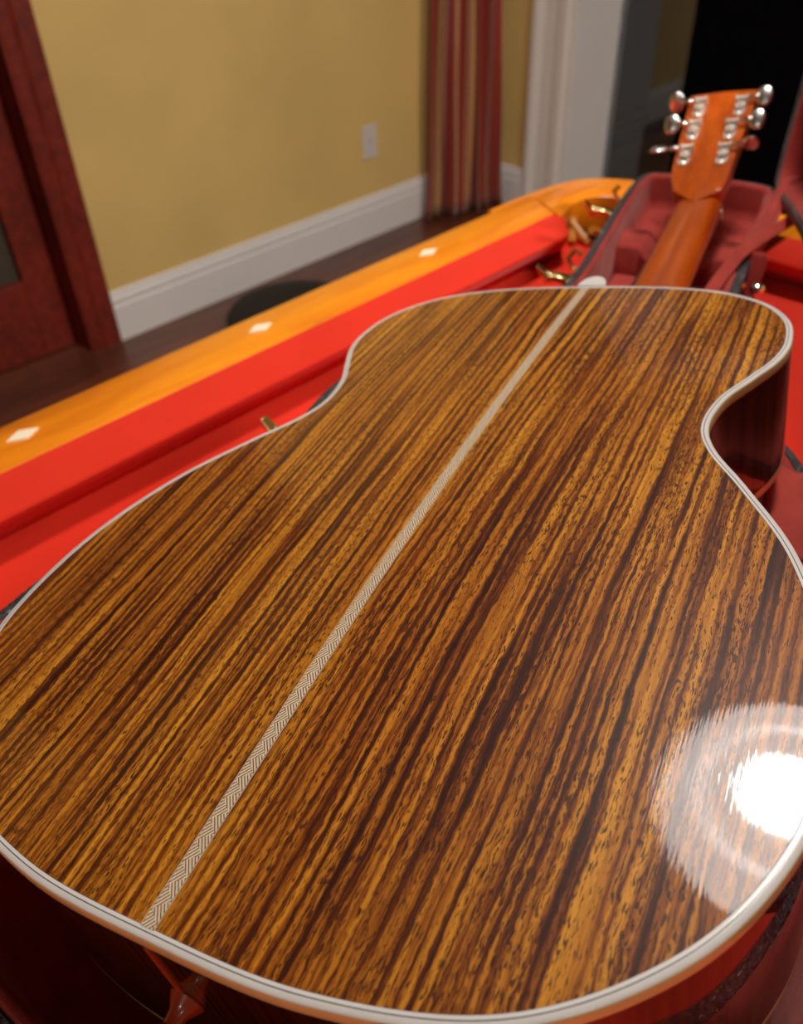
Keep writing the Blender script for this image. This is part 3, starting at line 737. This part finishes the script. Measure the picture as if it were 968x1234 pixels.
# ------------------------------------------------------------------ guitar case, standing level on the cloth and open
AX = Vector((-0.3076, 0.9512, 0)).normalized(); LA = Vector((AX.y, -AX.x, 0))
CM = Matrix(((LA.x, AX.x, 0, -0.14684), (LA.y, AX.y, 0, 0.02131), (0, 0, 1, 0), (0, 0, 0, 1)))
cs = thing('guitar_case', 'open black hardshell case lined with crimson plush holding the guitar', 'guitar case', mat=CM)
RIM = 0.852
CO = [(0.0, -0.040), (0.075, -0.030), (0.140, -0.005), (0.190, 0.040), (0.218, 0.095), (0.224, 0.150), (0.213, 0.210), (0.190, 0.262), (0.168, 0.305), (0.158, 0.340), (0.165, 0.375), (0.177, 0.412), (0.176, 0.446),
      (0.159, 0.479), (0.130, 0.510), (0.105, 0.560), (0.0925, 0.640), (0.089, 0.740), (0.090, 0.850), (0.0925, 0.940), (0.093, 1.000), (0.084, 1.028), (0.050, 1.040), (0.0, 1.042),
      (-0.040, 1.040), (-0.066, 1.030), (-0.0745, 0.9950), (-0.0735, 0.912), (-0.0685, 0.820), (-0.0640, 0.730), (-0.066, 0.650), (-0.080, 0.580), (-0.110, 0.530), (-0.145, 0.500), (-0.168, 0.470), (-0.178, 0.430),
      (-0.178, 0.390), (-0.172, 0.350), (-0.176, 0.310), (-0.196, 0.262), (-0.218, 0.210), (-0.230, 0.150), (-0.226, 0.090), (-0.196, 0.030), (-0.140, -0.010), (-0.075, -0.032)]
CS = spline([(x, y, 0) for x, y in CO], 8)
def cbot(y): return 0.763 + 0.040 * max(0.0, min(1.0, (y - 0.90) / 0.04))
def case_ring(d, z):  # z: absolute or function of y
    # rim raised round the hinge-side tail to narrow the red reflection on the guitar
    def lift(p, zz):
        a = max(0.0, min(1.0, p.x / 0.10)); b = max(0.0, min(1.0, (0.27 - p.y) / 0.10)); a = a * a * (3 - 2 * a); b = b * b * (3 - 2 * b)
        return zz + (0.022 * a * b if zz > 0.83 else 0.0)
    return [Vector((p.x, p.y, z(p.y) if callable(z) else lift(p, z))) for p in (offset2(CS, d) if d else CS)]
def skin(name, rings, mat, parent, cap=False, capfirst=False, angle=60):
    vs = []; fs = []; n = len(rings[0])
    for r in rings: vs += r
    for k in range(len(rings) - 1):
        for i in range(n):
            j = (i + 1) % n; fs.append((k * n + i, k * n + j, (k + 1) * n + j, (k + 1) * n + i))
    if cap: fs.append(tuple((len(rings) - 1) * n + i for i in range(n)))
    if capfirst: fs.append(tuple(range(n - 1, -1, -1)))
    return mesh_obj(name, vs, fs, mat, parent, angle=angle)
skin('shell', [case_ring(-0.012, lambda y: cbot(y)), case_ring(-0.004, lambda y: cbot(y) + 0.0005), case_ring(0.0, lambda y: cbot(y) + 0.005), case_ring(0.0, RIM - 0.012), case_ring(0.0012, RIM - 0.010), case_ring(0.0015, RIM - 0.003),
               case_ring(-0.001, RIM), case_ring(-0.0065, RIM), case_ring(-0.0075, RIM - 0.004)], M['tolex'], cs, capfirst=True)
skin('lining', [case_ring(-0.0072, RIM - 0.002), case_ring(-0.0090, RIM + 0.0015), case_ring(-0.0120, RIM + 0.0010), case_ring(-0.0140, RIM - 0.004), case_ring(-0.0150, lambda y: cbot(y) + 0.022), case_ring(-0.018, lambda y: cbot(y) + 0.010), case_ring(-0.026, lambda y: cbot(y) + 0.006)],
     M['plush'], cs, cap=True)
# neck support with a scooped top
def pad():
    b = B(); y0, y1 = 0.848, 0.905; z0 = 0.768
    xs = [-0.0585 + 0.134 * i / 24 for i in range(25)]
    top = lambda x: 0.829 - 0.026 * max(0, 1 - ((x - 0.010) / 0.040) ** 2)
    vs = []; fs = []
    for x in xs:
        t = top(x)
        vs += [(x, y0, z0), (x, y0, t - 0.004), (x, y0 + 0.004, t), (x, y1 - 0.004, t), (x, y1, t - 0.004), (x, y1, z0)]
    n = 6
    for k in range(24):
        for i in range(n):
            j = (i + 1) % n; fs.append((k * n + i, k * n + j, (k + 1) * n + j, (k + 1) * n + i))
    fs.append(tuple(range(n))); fs.append(tuple(24 * n + i for i in range(n)))
    mesh_obj('neck_rest', vs, fs, M['plush'], cs, angle=50)
    B().box((-0.054, 0.62, 0.770), (0.076, 0.849, 0.797)).build('compartment_lid', M['plush'], cs, bevel=0.004, smooth=False)
pad()
# brass latches hanging open on the left wall, hinge studs
def latch(v, u0, z, ang, big=1.0):
    b = B(); T = Matrix.Translation((u0, v, z)) @ Matrix.Rotation(ang, 4, 'Z')
    b.box((-0.002, -0.014, -0.030), (0.0, 0.014, 0.004), mat=T)
    pts = [(-0.002, 0, 0.000), (-0.012, 0.000, 0.004), (-0.022, -0.001, 0.003), (-0.030, -0.002, 0.009)]
    vs = []
    o = b.build('latch', M['brass'], cs, bevel=0.0008, smooth=False)
    a = B()
    P = [T @ Vector(p) for p in [(-0.002, -0.006, -0.001), (-0.016, -0.006, 0.0015), (-0.026, -0.005, 0.001), (-0.036, -0.004, 0.010)]]
    Q = [T @ Vector(p) for p in [(-0.002, 0.006, -0.001), (-0.016, 0.006, 0.0015), (-0.026, 0.005, 0.001), (-0.036, 0.004, 0.010)]]
    vs = []
    up = Vector((0, 0, 0.0065))
    for p, q in zip(P, Q): vs += [p, q, q + up, p + up]
    fs = [(0, 1, 2, 3), (12, 13, 14, 15)] + [(k * 4 + i, k * 4 + (i + 1) % 4, (k + 1) * 4 + (i + 1) % 4, (k + 1) * 4 + i) for k in range(3) for i in range(4)]
    a.add(vs, fs); a.lathe([(0.0, -0.0065), (0.0045, -0.005), (0.0062, 0.0), (0.0045, 0.005), (0.0, 0.0065)], T @ Matrix.Translation((-0.026, 0, 0.004)), 12, close=False); a.build('latch_lever', M['brass'], o, bevel=0.001, seg=2)
    c = B(); c.tube([T @ Vector((-0.003, -0.009, 0.0)), T @ Vector((-0.003, 0.009, 0.0))], 0.0058, 12); c.build('latch_pin', M['brass'], o)
latch(0.712, -0.0655, 0.838, 0.15); latch(0.908, -0.0745, 0.838, 0.15); latch(0.372, -0.1750, 0.828, 0.0); latch(0.06, -0.216, 0.842, 0.6)
B().tube([(-0.068, 0.752, 0.832), (-0.078, 0.752, 0.836), (-0.084, 0.754, 0.845), (-0.078, 0.756, 0.853), (-0.070, 0.757, 0.850)], 0.0028, 8).build('hasp', M['brass'], cs)
B().tube([(-0.077, 0.965, 0.835), (-0.086, 0.965, 0.838), (-0.092, 0.967, 0.846), (-0.086, 0.969, 0.852)], 0.0028, 8).build('hasp', M['brass'], cs)
# lid, standing up along the hinge side
H0 = Vector((0.2250, 0.130, RIM)); H1 = Vector((0.0935, 0.960, RIM)); hd = (H1 - H0).normalized(); hl = Vector((-hd.y, hd.x, 0))  # towards the case
LEAN = math.radians(93)
def lidpt(p, dep):
    r = Vector((p.x, p.y, 0)) - Vector((H0.x, H0.y, 0)); s_ = r.dot(hd); d = r.dot(hl)
    d = max(d, 0.0) + 0.004
    base = Vector((H0.x, H0.y, 0)) + hd * s_ + Vector((0, 0, RIM + 0.003))
    inward = hl * math.cos(LEAN) + Vector((0, 0, 1)) * math.sin(LEAN)
    outw = -hl * math.sin(LEAN) + Vector((0, 0, 1)) * math.cos(LEAN)
    return base + inward * d + outw * dep
def lid_ring(d, dep): return [lidpt(p, dep) for p in (offset2(CS, d) if d else CS)]
LD = 0.058
skin('lid_shell', [lid_ring(-0.0088, 0.006), lid_ring(-0.0078, 0.0), lid_ring(-0.001, 0.0), lid_ring(0.0015, 0.003), lid_ring(0.0012, 0.010), lid_ring(0.0, 0.012), lid_ring(0.0, LD - 0.006), lid_ring(-0.004, LD), lid_ring(-0.012, LD + 0.001)], M['tolex'], cs, cap=True)
skin('lid_lining', [lid_ring(-0.0075, 0.004), lid_ring(-0.0095, 0.003), lid_ring(-0.012, 0.004), lid_ring(-0.0135, 0.008), lid_ring(-0.015, LD - 0.020), lid_ring(-0.022, LD - 0.010)], M['plush'], cs, cap=True)
# padded hinge cloth from rim to lid
hcv = spline([(0.0865, 0.815, RIM + 0.002), (0.091, 0.87, RIM + 0.005), (0.094, 0.925, RIM + 0.008), (0.0955, 0.975, RIM + 0.010), (0.100, 1.01, RIM + 0.012), (0.112, 1.030, RIM + 0.010)], 6, False)
B().tube(hcv, [0.006 + 0.003 * math.sin(PI * i / (len(hcv) - 1)) for i in range(len(hcv))], 10).build('hinge_cloth', M['plush'], cs)
def cloth_patch(name, P, mat, th=0.002, sub=2):
    """P: grid (rows of points) -> solidified smooth cloth"""
    nr, nc = len(P), len(P[0]); vs = [p for r in P for p in r]
    fs = [(i * nc + j, i * nc + j + 1, (i + 1) * nc + j + 1, (i + 1) * nc + j) for i in range(nr - 1) for j in range(nc - 1)]
    o = mesh_obj(name, vs, fs, mat, cs, angle=80)
    s_ = o.modifiers.new('sub', 'SUBSURF'); s_.levels = sub; s_.render_levels = sub
    t_ = o.modifiers.new('thick', 'SOLIDIFY'); t_.thickness = th; t_.offset = 0
    return o
# stay ribbon from the case up to the lid
rb = spline([(0.054, 0.660, 0.832), (0.064, 0.700, 0.850), (0.0775, 0.780, 0.861), (0.0935, 0.838, 0.862), (0.118, 0.880, 0.871), (0.142, 0.905, 0.892), (0.152, 0.915, 0.905)], 4, False)
cloth_patch('stay_ribbon', [[p + Vector((-0.0050, 0.0015, 0.003)), p, p + Vector((0.0050, -0.0015, -0.003))] for p in rb], M['ribbon'], 0.0016)
# dark cloth tab under the ribbon with a brass stud
cloth_patch('cloth_tab', [[Vector((0.078 + 0.028 * c / 3 - 0.002 * r, 0.805 + 0.010 * math.sin(c) * 0.3 - 0.012 * r, 0.858 - 0.020 * r)) for c in range(4)] for r in range(4)], M['fabric'], 0.003)
B().lathe([(0.0, 0.0035), (0.0025, 0.003), (0.0042, 0.0012), (0.0046, 0.0), (0.0, 0.0)], Matrix.Translation((0.087, 0.782, 0.832)) @ Matrix.Rotation(PI / 2 + 0.3, 4, 'X'), 16).build('stud', M['brass'], cs)
B().lathe([(0.0, 0.0055), (0.0035, 0.005), (0.0065, 0.002), (0.0070, 0.0), (0.0, 0.0)], Matrix.Translation((0.1035, 0.755, 0.842)) @ Matrix.Rotation(PI / 2 - 0.2, 4, 'X'), 18).build('stud', M['chrome'], cs)
# plush hinge flap at the waist
rows = []
for i in range(6):
    a = i / 5
    rows.append([Vector((0.146 + 0.040 * c / 5 + 0.006 * math.sin(3 * a), 0.446 - 0.088 * a - 0.010 * c / 5, RIM + 0.004 + 0.004 * math.sin(c * 1.7 + a * 5) + 0.004 * (c / 5))) for c in range(6)])
cloth_patch('hinge_flap', rows, M['ribbon'], 0.003)
